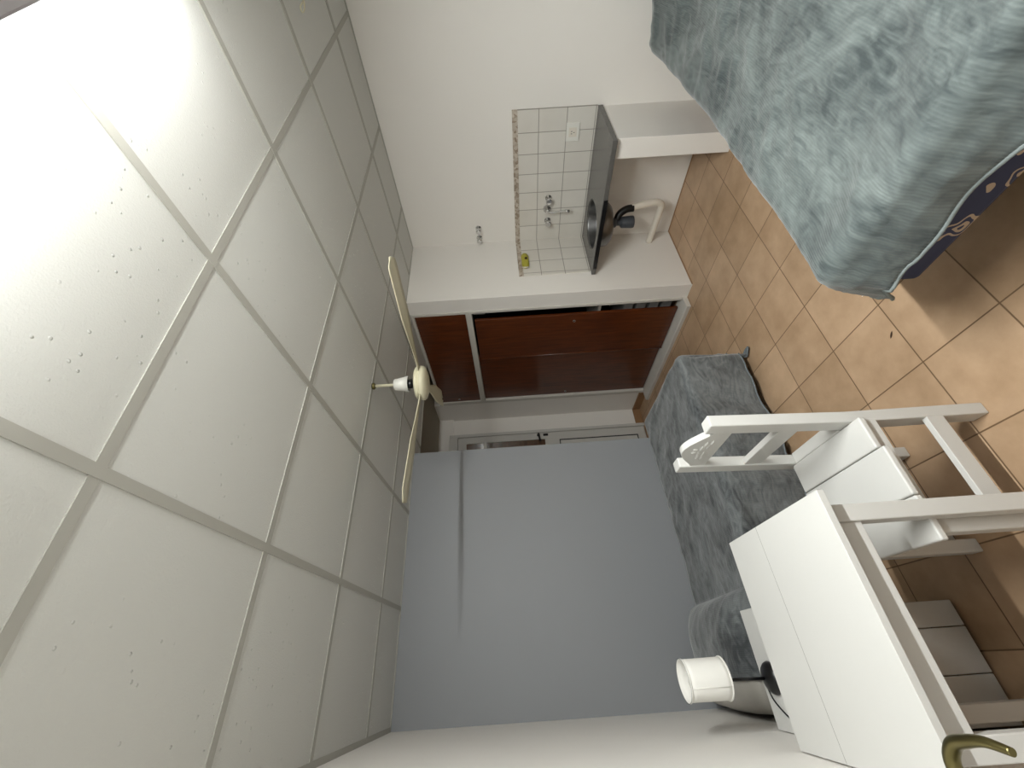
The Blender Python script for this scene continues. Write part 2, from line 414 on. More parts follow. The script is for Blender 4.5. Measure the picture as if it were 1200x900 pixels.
bm = bmesh.new(); lathe(bm, (2.188, YF-0.022, 1.235), [(0.018, 0), (0.018, -0.008), (0.008, -0.012), (0.008, -0.05)], 14, (0, 1, 0))
tube(bm, [(2.188, YF-0.07, 1.235), (2.15, YF-0.072, 1.232), (2.09, YF-0.07, 1.225)], 0.011)
box(bm, 2.174, 2.200, YF-0.03, YF-0.022, 1.125, 1.18)
obj('door_handle', bm, 'black', d)

# open entrance door beside the camera, only its lever handle reaches into the picture
d = obj('door_2', B(-0.236, -0.2, -0.04, 0.775, 0.012, 2.02), 'doorw', bevel=0.003); d['kind'] = 'structure'
d['label'] = 'white entrance door folded back along the left wall'
bm = bmesh.new()
pts = smooth_path([(-0.198, 0.718, 1.0), (-0.160, 0.720, 1.0), (-0.132, 0.722, 1.0), (-0.112, 0.704, 1.001), (-0.106, 0.680, 1.002), (-0.104, 0.655, 1.001), (-0.110, 0.628, 0.998)])
n = len(pts); tube(bm, pts, [0.0088 if i < n*0.45 else 0.0088-0.0045*(i/n-0.45)/0.55 for i in range(n)], 14)
lathe(bm, (-0.2, 0.718, 1.0), [(0.024, 0), (0.024, 0.005), (0.014, 0.009), (0.012, 0.02)], 20, (1, 0, 0))
h = obj('door_handle', bm, 'brass', d); h['label'] = 'curved brass lever handle'

# ---------------------------------------------------------------- fluorescent lamp
r = thing('fluorescent_lamp', 'long fluorescent ceiling lamp with a glowing white tube', 'lamp', (0.86, 0.10, ZC))
bm = bmesh.new(); prism(bm, [(0.03, ZC), (0.154, ZC), (0.160, 2.182), (0.154, 2.172), (0.042, 2.172), (0.034, 2.182)], 'x', 0.22, 1.50)
obj('housing', bm, 'housing', r, bevel=0.004)
bm = bmesh.new(); tube(bm, [(0.265, 0.182, 2.193), (1.455, 0.182, 2.193)], 0.0135, 14)
obj('tube', bm, 'tube', r)
la = bpy.data.lights.new('added_light', 'AREA'); la.shape = 'RECTANGLE'; la.size = 1.19; la.size_y = 0.026; la.energy = ADDED_LIGHT_POWER; la.color = TUBE_COLOR  # extra area light added below the tube, aimed down into the room
lo = bpy.data.objects.new('added_light', la); COL.objects.link(lo); lo.parent = r
lo.location = Vector((0.86, 0.187, 2.176))-Vector(r.location); lo.rotation_euler = (math.radians(17), 0, 0)
for x in (0.25, 1.455):
    bm = bmesh.new(); box(bm, x, x+0.015, 0.150, 0.200, 2.172, 2.235); obj('tube_socket', bm, 'white_plastic', r, bevel=0.003)

# ---------------------------------------------------------------- big bed in front, right
def drape(rect, drops, top, rad, ztop_fn, ripple, seed, flare=0.12, pleat=0.0, swing=0.0, tip=0.35, step=0.0165, floor_z=0.014, wr=1.0):
    """A cloth lying on a rectangle and falling over its edges. drops: x0, x1, y0, y1 sides."""
    x0, x1, y0, y1 = rect; dx0, dx1, dy0, dy1 = drops
    ix0 = x0+(rad if dx0 else 0); ix1 = x1-(rad if dx1 else 0); iy0 = y0+(rad if dy0 else 0); iy1 = y1-(rad if dy1 else 0)
    arc = rad*PI/2
    ax0 = ix0-(arc+dx0 if dx0 else 0); ax1 = ix1+(arc+dx1 if dx1 else 0); ay0 = iy0-(arc+dy0 if dy0 else 0); ay1 = iy1+(arc+dy1 if dy1 else 0)
    nx = int((ax1-ax0)/step)+1; ny = int((ay1-ay0)/step)+1
    bm = bmesh.new(); uvl = bm.loops.layers.uv.new('uv'); G = []; UV = {}
    for j in range(ny+1):
        row = []
        for i in range(nx+1):
            a = ax0+(ax1-ax0)*i/nx; b = ay0+(ay1-ay0)*j/ny
            qx = min(max(a, ix0), ix1); qy = min(max(b, iy0), iy1)
            ox, oy = a-qx, b-qy; dd = math.hypot(ox, oy)
            if abs(ox) > 1e-9 and abs(oy) > 1e-9:
                Lx = arc+(dx0 if ox < 0 else dx1); Ly = arc+(dy0 if oy < 0 else dy1)
                tq = max(abs(ox)/Lx, abs(oy)/Ly); ta = math.atan2(abs(oy)/Ly, abs(ox)/Lx)
                dd2 = tq*(Lx*math.cos(ta)**2+Ly*math.sin(ta)**2)*(1+tip*math.sin(2*ta)**2)
            else: dd2 = dd
            zt = ztop_fn(qx, qy)
            p3 = Vector((a*1.0, b*1.0, seed))
            wz = 0.010*noise.noise(p3*3.2)+0.006*noise.noise(p3*8+Vector((3, 1, 0)))+0.0045*(1-abs(noise.noise(Vector((a*9+b*4, b*7-a*3, seed)))))**6
            m_ = max(0.0, min(1.0, 0.5+1.6*noise.noise(Vector((a*1.9, b*1.9, seed+5)))))
            rg = 1-abs(noise.noise(Vector((a*5.5+b*3.5+1.2*noise.noise(p3*2.0), (b*5.5-a*3.5)*0.45, seed+9))))
            wz += 0.013*m_*(max(0.0, rg-0.72)/0.28)**1.5
            wz *= wr
            if dd < 1e-9:
                v = Vector((a, b, zt+wz))
            else:
                n = Vector((ox/dd, oy/dd, 0)); dd = dd2
                if dd < arc:
                    th = dd/rad
                    v = Vector((qx, qy, zt-rad*(1-math.cos(th))+wz*(1-th/PI)))+n*(rad*math.sin(th))
                else:
                    h = dd-arc
                    per = (qx-qy)*1.0+math.atan2(n.y, n.x)*0.30
                    rp = ripple*(0.6*math.sin(per*17+seed)+0.5*math.sin(per*31+1.3*seed))*min(1, h/0.15)+wz*1.2
                    if abs(ox) > 1e-9 and abs(oy) > 1e-9: rp *= 1-0.85*math.sin(2*math.atan2(abs(oy), abs(ox)))**2
                    if pleat and abs(ox) > 1e-9 and abs(oy) > 1e-9:
                        th2 = math.atan2(abs(oy), abs(ox))-PI/4
                        rp += pleat*math.cos(6*th2)*min(1, h/0.25)
                    sw = swing*math.sin(2*math.atan2(abs(oy), abs(ox)))*min(1, h/0.3) if abs(ox) > 1e-9 and abs(oy) > 1e-9 else 0.0
                    z = zt-rad-h
                    out = rad+flare*h+rp
                    if z < floor_z:
                        out += (floor_z-z); z = floor_z+0.004*(1+math.sin(per*40))
                    v = Vector((qx-sw, qy, z))+n*out
            vert = bm.verts.new(v); row.append(vert); UV[vert] = (a, b)
        G.append(row)
    for j in range(ny):
        for i in range(nx):
            f = bm.faces.new((G[j][i], G[j][i+1], G[j+1][i+1], G[j+1][i])); f.smooth = True
            for l in f.loops: l[uvl].uv = UV[l.vert]
    edges = {'y0': [v.co.copy() for v in G[0]], 'y1': [v.co.copy() for v in G[-1]], 'x0': [r_[0].co.copy() for r_ in G], 'x1': [r_[-1].co.copy() for r_ in G]}
    return bm, edges
def cloth(name, bm, m, parent=None, thick=0.007):
    o = obj(name, bm, m, parent)
    s = o.modifiers.new('thick', 'SOLIDIFY'); s.thickness = thick; s.offset = -1
    return o

r = thing('large_bed', 'large low bed with a floral navy base, foreground right', 'bed', (1.9, 0.2, 0))
BX0, BX1, BY0, BY1, BZ = 0.885, 3.10, -0.035, 0.885, 0.555
obj('mattress', B(BX0+0.03, BX1, BY0+0.03, BY1-0.03, 0.30, BZ-0.02), 'mattress', r, bevel=0.04, bseg=3)
obj('valance', B(BX0-0.002, BX1-0.01, BY0+0.012, BY1-0.004, 0.285, 0.47), 'print', r, bevel=0.02, bseg=3)['label'] = 'navy cloth base printed with beige flowers'
obj('bed_frame', B(BX0+0.16, BX1-0.02, BY0+0.16, BY1-0.16, 0.16, 0.286), 'bedwood', r)
for x in (BX0+0.26, BX1-0.1):
    for y in (BY0+0.26, BY1-0.26):
        bm = bmesh.new(); lathe(bm, (x, y, 0), [(0.025, 0), (0.035, 0.161)], 12); obj('leg', bm, 'bedwood', r)
def top2(x, y):
    m = math.exp(-((x-2.85)/0.24)**2)*math.exp(-((y-0.2)/0.62)**4)
    rise = 0.018*math.exp(-((x-0.93)/0.12)**2)
    return BZ+0.004+0.10*m+rise+0.012*noise.noise(Vector((x*1.7, y*1.7, 2)))
bm, ed = drape((BX0-0.012, BX1-0.14, BY0+0.005, BY1+0.02), (0.095, 0.10, 0, 0.16), BZ, 0.055, top2, 0.020, 1.7, flare=0.22, pleat=0.0, tip=0.28, wr=1.35)
bl = cloth('blanket', bm, 'plush_teal'); tag(bl, 'teal grey ribbed plush blanket over the large bed', 'blanket')
WPOS[bl.name] = Vector((0, 0, 0))
bm = bmesh.new(); tube(bm, ed['x0'], 0.0055, 6); tube(bm, ed['y1'], 0.0055, 6)
obj('hem', bm, 'hem_teal', bl)
bm = bmesh.new(); prism(bm, [(0.0, 0.0), (0.018, 0.004), (0.020, 0.03), (0.002, 0.027)], 'z', 0, 0.0015)
bmesh.ops.rotate(bm, verts=bm.verts[:], cent=(0, 0, 0), matrix=Matrix.Rotation(1.0, 3, 'Y'))
bmesh.ops.translate(bm, verts=bm.verts[:], vec=(0.945, 0.972, 0.343)); obj('care_label', bm, 'white_plastic', bl)['label'] = 'small white care label'

# ---------------------------------------------------------------- single bed along the grey wall
r = thing('single_bed', 'single bed standing along the grey wall', 'bed', (0.7, 2.5, 0))
SX0, SX1, SY0, SY1, SZ = -0.235, 1.575, 2.125, 2.93, 0.445
obj('mattress', B(SX0, SX1, SY0, SY1, 0.24, SZ), 'navy', r, bevel=0.04, bseg=3)
obj('bed_frame', B(SX0+0.02, SX1-0.02, SY0+0.03, SY1-0.02, 0.15, 0.241), 'bedwood', r)
for x in (SX0+0.06, SX1-0.08):
    for y in (SY0+0.10, SY1-0.07):
        obj('leg', B(x-0.025, x+0.025, y-0.025, y+0.025, 0, 0.151), 'bedwood', r)
# pillow
bm = bmesh.new(); NP = 22; rs = []
for s in (1, -1):
    pass
px0, px1, py0, py1 = -0.235, 0.20, 2.19, 2.90
vt = {}
for s in (1, -1):
    for j in range(NP+1):
        for i in range(NP+1):
            a, b = 2*i/NP-1, 2*j/NP-1
            h = (max(0, 1-a**4)*max(0, 1-b**4))**0.5
            if s == -1 and h < 1e-6: vt[(s, i, j)] = vt[(1, i, j)]; continue
            x = (px0+px1)/2+a*(px1-px0)/2*(1-0.06*b*b); y = (py0+py1)/2+b*(py1-py0)/2*(1-0.05*a*a)
            z = 0.522+s*0.078*h*(1 if s > 0 else 0.9)+0.006*noise.noise(Vector((x*9, y*9, s)))
            vt[(s, i, j)] = bm.verts.new((x, y, max(z, SZ+0.004)))
for s in (1, -1):
    for j in range(NP):
        for i in range(NP):
            q4 = [vt[(s, i, j)], vt[(s, i+1, j)], vt[(s, i+1, j+1)], vt[(s, i, j+1)]]
            if len(set(q4)) == 4:
                try: f = bm.faces.new(q4); f.smooth = True
                except ValueError: pass
pil = obj('pillow', bm, 'satin'); tag(pil, 'pillow in a pale grey satin case at the lamp end of the single bed', 'pillow')
def top1(x, y):
    a = (x-(-0.02))/0.27; b = (y-2.545)/0.40
    h = max(0.0, 1-abs(a)**3.2)*max(0.0, 1-abs(b)**3.2)
    base = SZ+0.010+0.008*noise.noise(Vector((x*3, y*3, 7)))
    return base+0.158*h**0.45 if h > 0 else base
bm, ed = drape((-0.105, SX1+0.03, SY0-0.03, SY1+0.015), (0, 0.30, 0.335, 0), SZ, 0.05, top1, 0.015, 3.1, flare=0.05, pleat=0.012, swing=0.06, tip=0.28, wr=0.75)
bl = cloth('blanket', bm, 'plush_grey'); tag(bl, 'slate grey ribbed plush blanket over the single bed', 'blanket')
bm = bmesh.new(); tube(bm, ed['y0'], 0.005, 6); tube(bm, ed['x1'], 0.005, 6)
obj('hem', bm, 'hem_grey', bl)

# ---------------------------------------------------------------- built-in wardrobe
r = thing('wardrobe', 'built-in wardrobe with dark varnished doors in a white frame', 'wardrobe', (XC, 3.15, 0))
WY0, WY1 = YN+0.137, 3.899
bm = bmesh.new()
box(bm, XC-0.008, XC+0.05, WY0, WY0+0.026, 0.04, ZC); box(bm, XC-0.008, XC+0.05, WY1-0.05, WY1, 0.04, ZC)
box(bm, XC-0.008, XC+0.05, WY0+0.026, WY1-0.05, 1.808, 1.86); box(bm, XC-0.008, XC+0.05, WY0+0.026, WY1-0.05, 2.29, ZC)
obj('frame', bm, 'wframe', r, bevel=0.003)
bm = bmesh.new(); prism(bm, [(XC-0.106, 0), (XC+0.05, 0), (XC+0.05, 0.04), (XC-0.098, 0.034), (XC-0.106, 0.028)], 'y', WY0, WY1)
bmesh.ops.subdivide_edges(bm, edges=bm.edges[:], cuts=2)
obj('plinth', bm, 'wframe', r)
bm = bmesh.new(); box(bm, XC+0.62, XC+0.64, WY0, WY1, 0.0, ZC); box(bm, XC+0.06, XC+0.62, WY0+0.0, WY0+0.012, 0.04, ZC); box(bm, XC+0.06, XC+0.62, WY1-0.02, WY1, 0.04, ZC)
box(bm, XC+0.06, XC+0.62, WY0+0.012, WY1-0.02, 1.82, 1.84)
obj('carcass', bm, 'dark', r)
bm = bmesh.new()
box(bm, XC+0.07, XC+0.6, WY0+0.013, WY0+0.5, 0.69, 0.715)
obj('shelf', bm, 'wframe', r)
bm = bmesh.new(); box(bm, XC+0.055, XC+0.15, WY0+0.03, WY0+0.10, 1.70, 1.80); obj('bracket', bm, 'drawer', r)
for k in range(4):
    bm = bmesh.new(); z = 0.07+0.112*k
    box(bm, XC+0.075, XC+0.5, WY0+0.03, WY0+0.5, z, z+0.082); obj('drawer', bm, 'drawer', r, bevel=0.004)
def wdoor(y0, y1, z0, z1, dx, locky=None, lockz=None):
    o = obj('door', B(XC+dx, XC+dx+0.022, y0, y1, z0, z1), 'wood', r, bevel=0.004)
    if locky:
        bm = bmesh.new(); lathe(bm, (XC+dx, locky, lockz), [(0.013, 0.001), (0.013, -0.004), (0.009, -0.006), (0.009, -0.003)], 16, (1, 0, 0))
        obj('lock', bm, 'chrome', o)['label'] = 'small round chrome lock'
        bm = bmesh.new(); lathe(bm, (XC+dx, locky, lockz), [(0.0085, -0.0031), (0.0085, -0.0036)], 12, (1, 0, 0)); 
        obj('keyhole', bm, 'black', o)
    return o
wdoor(2.572, 3.105, 0.045, 1.79, -0.006, 2.655, 0.93)
wdoor(3.085, WY1-0.052, 0.045, 1.805, 0.02, 3.80, 0.92)
wdoor(WY0+0.028, 3.135, 1.862, 2.288, -0.002)
wdoor(3.137, WY1-0.052, 1.862, 2.288, 0.004, 3.80, 2.09)
# rounded strip that covers the seam between the tall doors
bm = bmesh.new(); tube(bm, [(XC-0.006, 3.106, 0.046), (XC-0.006, 3.106, 1.789)], 0.007, 8); obj('cover_strip', bm, 'wood', r)

# ---------------------------------------------------------------- kitchen corner
r = thing('tile_backsplash', 'white tiled backsplash with a brown mosaic top border above the sink', 'backsplash', (X1, 1.8, 0.79))
obj('tile_panel', B(X1-0.008, X1, 1.263, YN, 0.79, 1.35), 'tile_x', r)
obj('tile_panel', B(2.69, X1-0.008, YN-0.008, YN, 0.79, 1.35), 'tile_y', r)
bm = bmesh.new(); box(bm, X1-0.0095, X1, 1.263, YN, 1.35, 1.389); box(bm, 2.69, X1-0.0095, YN-0.0095, YN, 1.35, 1.389)
obj('border', bm, 'border', r)['label'] = 'brown and cream mosaic border strip'

obj_s = struct('wall_sink', B(2.69, X1, 1.272, 1.400, 0, 0.757), 'wall', 'low white wall that carries the open end of the sink counter', bevel=0.003)

r = thing('sink_counter', 'grey stone sink counter with a round steel basin in the kitchen corner', 'counter', (2.91, 1.8, 0.757))
CX0, CX1, CY0, CY1 = 2.645, X1-0.009, 1.262, YN-0.009
bx, by, br1, br2 = 2.88, 2.005, 0.19, 0.185
bm = bmesh.new(); NS = 64
def rectpt(k):
    a = 2*PI*k/NS; c, s = math.cos(a), math.sin(a)
    cand = []
    if c > 1e-9: cand.append((CX1-bx)/c)
    if c < -1e-9: cand.append((CX0-bx)/c)
    if s > 1e-9: cand.append((CY1-by)/s)
    if s < -1e-9: cand.append((CY0-by)/s)
    tt = min(cand); return bx+c*tt, by+s*tt
import bisect
angs = sorted([2*PI*k/NS for k in range(NS)] + [math.atan2(y-by, x-bx) % (2*PI) for x in (CX0, CX1) for y in (CY0, CY1)])
NS = len(angs)
def rp2(a):
    c, s = math.cos(a), math.sin(a); cand = []
    if c > 1e-9: cand.append((CX1-bx)/c)
    if c < -1e-9: cand.append((CX0-bx)/c)
    if s > 1e-9: cand.append((CY1-by)/s)
    if s < -1e-9: cand.append((CY0-by)/s)
    tt = min(cand); return bx+c*tt, by+s*tt
def ring_of(fn, z): return [(*fn(a), z) for a in angs]
ell = lambda a: (bx+br1*math.cos(a), by+br2*math.sin(a))
rings(bm, [ring_of(ell, 0.758), ring_of(ell, 0.79), ring_of(rp2, 0.79), ring_of(rp2, 0.758)], closed=True)
for f in bm.faces: f.smooth = False
obj('worktop', bm, 'granite', r, bevel=0.002)
obj('edge_shade', B(CX0-0.003, CX0+0.004, 1.66, CY1-0.06, 0.756, 0.786), 'black', r)['label'] = 'black strip standing for the shade on the counter edge by the basin'  # shade on the counter's front edge, put in as a black strip
bm = bmesh.new()
prof = [(1.0, 0.789), (0.985, 0.775), (0.96, 0.72), (0.90, 0.675), (0.75, 0.648), (0.45, 0.638), (0.14, 0.634)]
rings(bm, [[(bx+br1*f*0.995*math.cos(2*PI*k/40), by+br2*f*0.995*math.sin(2*PI*k/40), z) for k in range(40)] for f, z in prof], cap0=False, cap1=True)
o = obj('basin', bm, 'steel', r); s = o.modifiers.new('thick', 'SOLIDIFY'); s.thickness = 0.002
bm = bmesh.new(); lathe(bm, (bx, by, 0.634), [(0.035, 0.002), (0.035, 0.006), (0.02, 0.007)], 20); obj('drain', bm, 'chrome', r)

r = thing('drain_trap', 'dark bottle trap with white waste pipe under the sink basin', 'drain pipe', (bx, by, 0.2))
bm = bmesh.new(); lathe(bm, (bx, by, 0), [(0.036, 0.632), (0.036, 0.60), (0.024, 0.59), (0.024, 0.565), (0.043, 0.55), (0.048, 0.47), (0.046, 0.455)], 24)
obj('trap_cup', bm, 'dkplastic', r, bevel=0.002)
bm = bmesh.new(); tube(bm, smooth_path([(bx+0.02, by-0.012, 0.585), (bx+0.035, by-0.055, 0.565), (bx+0.045, by-0.085, 0.515), (bx+0.047, by-0.09, 0.46)]), 0.028, 14)
obj('elbow', bm, 'blackplastic', r)
bm = bmesh.new()
PX = bx+0.05
tube(bm, smooth_path([(PX, by-0.092, 0.475), (PX+0.02, by-0.10, 0.38), (PX+0.035, by-0.105, 0.29), (PX+0.045, by-0.085, 0.235), (PX+0.055, by-0.04, 0.215), (PX+0.08, by+0.12, 0.212), (PX+0.11, YN-0.002, 0.212)], 8), 0.027, 16)
obj('waste_pipe', bm, 'pvc', r)['label'] = 'white plastic waste pipe'

r = thing('sink_faucet', 'chrome wall faucet with two knobs and a long spout over the sink', 'faucet', (X1, 2.03, 1.1))
for y in (1.925, 2.13):
    bm = bmesh.new(); lathe(bm, (X1-0.008, y, 1.108), [(0.028, 0), (0.028, -0.006), (0.012, -0.010), (0.012, -0.03), (0.024, -0.034), (0.027, -0.06), (0.022, -0.068)], 10, (1, 0, 0))
    obj('knob', bm, 'chrome', r)
bm = bmesh.new(); lathe(bm, (X1-0.008, 2.02, 1.115), [(0.034, 0), (0.034, -0.012), (0.030, -0.022), (0.016, -0.03), (0.016, -0.05)], 24, (1, 0, 0)); obj('rosette', bm, 'chrome', r)
bm = bmesh.new(); tube(bm, smooth_path([(X1-0.05, 2.02, 1.113), (X1-0.066, 2.02, 1.105), (X1-0.072, 2.019, 1.08), (X1-0.073, 2.016, 1.02), (X1-0.074, 2.012, 0.965)]), 0.008, 12)
lathe(bm, (X1-0.074, 2.012, 0.972), [(0.0125, 0.005), (0.0125, -0.035)], 14)
obj('spout', bm, 'chrome', r)

for y, lab in ((2.172, 'chrome stop valve on the white wall, the one farther from the corner'), (2.268, 'chrome stop valve on the white wall, the one nearest the corner')):
    r = thing('stop_valve', lab, 'valve', (X1, y, 1.71), 'stop valves above the backsplash')
    bm = bmesh.new(); lathe(bm, (X1, y, 1.71), [(0.026, 0), (0.026, -0.005), (0.010, -0.009), (0.010, -0.03)], 18, (1, 0, 0)); obj('rosette', bm, 'chrome', r)
    bm = bmesh.new(); lathe(bm, (X1, y, 1.71), [(0.018, -0.028), (0.024, -0.034), (0.022, -0.055), (0.012, -0.06)], 8, (1, 0, 0)); obj('knob', bm, 'chrome', r)

r = thing('power_socket', 'white power socket on the backsplash tiles', 'socket', (X1, 1.427, 0.953))
obj('plate', B(X1-0.017, X1-0.008, 1.363, 1.49, 0.905, 1.0), 'white_plastic', r, bevel=0.003)
obj('insert', B(X1-0.0195, X1-0.0165, 1.395, 1.458, 0.925, 0.982), 'pvc', r, bevel=0.001)
bm = bmesh.new()
for y, z in ((1.42, 0.962), (1.436, 0.962), (1.428, 0.945)): box(bm, X1-0.0198, X1-0.019, y-0.002, y+0.002, z-0.005, z+0.005)
obj('slot', bm, 'dark', r)

r = thing('soap_holder', 'olive yellow two-lobed holder stuck on the tiles near the wardrobe side wall', 'holder', (2.862, YN, 1.325))
bm = bmesh.new()
rings(bm, [[(2.862+sc*0.098*math.cos(2*PI*k/32)*(1-0.10*math.cos(4*PI*k/32)), YN-0.0085-dy, 1.326+sc*0.036*math.sin(2*PI*k/32)*(1-0.18*math.exp(-(math.cos(2*PI*k/32)*3)**2))) for k in range(32)] for sc, dy in ((1, 0), (1.0, 0.02), (0.9, 0.03), (0.5, 0.034))])
obj('body', bm, 'sponge', r)
bm = bmesh.new(); ellipsoid(bm, (2.868, YN-0.043, 1.318), (0.014, 0.008, 0.012)); obj('screw_boss', bm, 'dirt', r)
bm = bmesh.new(); tube(bm, smooth_path([(2.79, YN-0.012, 1.352), (2.765, YN-0.03, 1.335), (2.765, YN-0.03, 1.312), (2.79, YN-0.012, 1.298)]), 0.005, 8); obj('hook', bm, 'pvc', r)

# ---------------------------------------------------------------- ceiling fan
FC = Vector((1.372, 1.920, 0)); FZ = 2.03
r = thing('ceiling_fan', 'cream three-bladed ceiling fan hanging on a short rod', 'fan', (FC.x, FC.y, ZC))
bm = bmesh.new(); lathe(bm, (FC.x, FC.y, 0), [(0.018, ZC-0.001), (0.02, ZC-0.012), (0.012, ZC-0.02)], 16); obj('ceiling_cap', bm, 'brass', r)
bm = bmesh.new(); tube(bm, [(FC.x, FC.y, ZC-0.015), (FC.x, FC.y, 2.06)], 0.0085, 12); obj('rod', bm, 'cream', r)
bm = bmesh.new(); lathe(bm, (FC.x, FC.y, 0), [(0.028, 2.188), (0.032, 2.184), (0.046, 2.105), (0.043, 2.105), (0.03, 2.16)], 28); obj('rod_cover', bm, 'white_plastic', r)['label'] = 'white cup around the rod'
bm = bmesh.new(); lathe(bm, (FC.x, FC.y, 0), [(0.026, 2.115), (0.028, 2.085), (0.016, 2.08), (0.016, 2.068)], 14); obj('coupling', bm, 'black', r)
bm = bmesh.new(); lathe(bm, (FC.x, FC.y, 0), [(0.03, 2.070), (0.085, 2.062), (0.096, 2.054), (0.096, 2.043), (0.090, 2.040), (0.090, 2.034), (0.099, 2.031), (0.099, 2.018), (0.094, 2.010), (0.07, 1.999), (0.03, 1.993)], 40)
obj('motor', bm, 'cream', r)
for k, ang in enumerate((-73.5, -170.5, 64.5)):
    bm = bmesh.new(); NB = 24; up = []; dn = []
    a = math.radians(ang); dx = Vector((math.cos(a), math.sin(a), 0)); dy = Vector((-math.sin(a), math.cos(a), 0))
    pitch = math.radians(-4)
    rsx = []
    for i in range(NB+1):
        s = 0.085+(0.745-0.085)*i/NB
        wdt = 0.014+0.048*min(1, max(0, (s-0.14)/0.30))**1.2
        if s > 0.70: wdt *= math.sqrt(max(0.02, 1-((s-0.70)/0.0455)**2))
        sweep = 0.0
        z = FZ-0.002+0.010*(s/0.745)
        ring = []
        for (wf, tf) in ((-1, -1), (-0.5, -1.0), (0, -1), (0.5, -1), (1, -1), (1, 1), (0.5, 1), (0, 1), (-0.5, 1), (-1, 1)):
            ww = wf*wdt; cam_z = 0.006*(1-wf*wf)
            ring.append(Vector((FC.x, FC.y, z))+dx*s+dy*(ww*math.cos(pitch)+sweep)+Vector((0, 0, ww*math.sin(pitch)+tf*0.0018+cam_z)))
        rsx.append(ring)
    rings(bm, rsx)
    obj('blade', bm, 'cream', r)

# ---------------------------------------------------------------- white table
r = thing('table', 'square white painted wooden table against the left wall', 'table', (0.042, 1.35, 0))
TX0, TX1, TY0, TY1, TZ = -0.249, 0.336, 1.066, 1.630, 0.75
bm = bmesh.new(); ye = TY0+(TY1-TY0)*0.62
box(bm, TX0, TX1, TY0, ye-0.0005, TZ-0.018, TZ); box(bm, TX0, TX1, ye+0.0005, TY1, TZ-0.018, TZ)
obj('tabletop', bm, 'wfurn', r, bevel=0.0006, bseg=1)
obj('seam', B(TX0+0.001, TX1-0.0006, ye-0.0011, ye+0.0011, TZ-0.006, TZ-0.0002), 'seam', r)['label'] = 'thin dark gap between the two table planks'
LT = 0.045
lx = (TX0+0.04, TX1-0.031-LT); ly = (TY0+0.034, TY1-0.034-LT)
for x in lx:
    for y in ly:
        obj('leg', B(x, x+LT, y, y+LT, 0, TZ-0.0185), 'wfurn', r, bevel=0.003)
bm_args = [(lx[0]+LT, lx[1], ly[0]+0.008, ly[0]+0.028), (lx[0]+LT, lx[1], ly[1]+LT-0.028, ly[1]+LT-0.008), (lx[0]+0.008, lx[0]+0.028, ly[0]+LT, ly[1]), (lx[1]+LT-0.028, lx[1]+LT-0.008, ly[0]+LT, ly[1])]
for a in bm_args:
    obj('apron', B(*a, 0.645, TZ-0.0185), 'wfurn', r, bevel=0.002)

# ---------------------------------------------------------------- white chair
r = thing('chair', 'white painted wooden chair with carved backrest beside the table', 'chair', (0.41, 1.38, 0))
PY = (1.186, 1.515); PT = 0.058
for y in PY:
    bm = bmesh.new()
    prism(bm, [(0.583, 0), (0.623, 0), (0.623, 0.45), (0.642, 0.893), (0.601, 0.893), (0.583, 0.45)], 'y', y, y+PT)
    obj('rear_post', bm, 'wfurn', r, bevel=0.004)
y0, y1 = PY[0]+PT, PY[1]
def crest_outline():
    pts = [(y0-0.006, 0.795), (y1+0.006, 0.795)]
    n = 24
    for k in range(n+1):
        t_ = 1-k/n; yy = y0-0.006+(y1-y0+0.012)*t_
        z = 0.852+0.072*math.sin(PI*t_)**1.3
        pts.append((yy, z))
    return pts
bm = bmesh.new(); prism(bm, crest_outline(), 'x', 0.604, 0.628)
cr = obj('crest_rail', bm, 'wfurn', r, bevel=0.002)
bm = bmesh.new(); yc = (y0+y1)/2
for s in (-1, 1):
    for k, (dy, dz, ry, rz) in enumerate(((0.018, 0.862, 0.02, 0.006), (0.05, 0.855, 0.02, 0.006), (0.028, 0.842, 0.018, 0.005), (0.062, 0.838, 0.017, 0.005), (0.012, 0.88, 0.006, 0.011))):
        ellipsoid(bm, (0.604, yc+s*dy, dz), (0.005, ry, rz), 8)
obj('carving', bm, 'wfurn', cr)['label'] = 'small carved leaf ornament'
obj('back_rail', B(0.595, 0.617, y0-0.004, y1+0.004, 0.578, 0.645), 'wfurn', r, bevel=0.002)
SZc = 0.45
bm = bmesh.new()
def plank(bm, x0, x1, ya, yb): box(bm, x0, x1, ya, yb, SZc-0.02, SZc)
plank(bm, 0.205, 0.3235, 1.128, 1.542); plank(bm, 0.3265, 0.4735, 1.130, 1.540); plank(bm, 0.4765, 0.582, 1.152, 1.538)
plank(bm, 0.582, 0.625, y0+0.002, y1-0.002)
obj('seat', bm, 'wfurn', r, bevel=0.005, bseg=3)
for y in (1.150, 1.482):
    obj('front_leg', B(0.226, 0.268, y, y+0.045, 0, SZc-0.0205), 'wfurn', r, bevel=0.004)
obj('seat_apron', B(0.268, 0.583, 1.168, 1.186, 0.385, SZc-0.0205), 'wfurn', r, bevel=0.002)
obj('seat_apron', B(0.268, 0.583, 1.500, 1.516, 0.385, SZc-0.0205), 'wfurn', r, bevel=0.002)
obj('seat_apron', B(0.232, 0.25, 1.195, 1.482, 0.385, SZc-0.0205), 'wfurn', r, bevel=0.002)
obj('stretcher', B(0.266, 0.585, 1.186, 1.206, 0.15, 0.205), 'wfurn', r, bevel=0.002)
obj('stretcher', B(0.266, 0.585, 1.490, 1.508, 0.15, 0.205), 'wfurn', r, bevel=0.002)

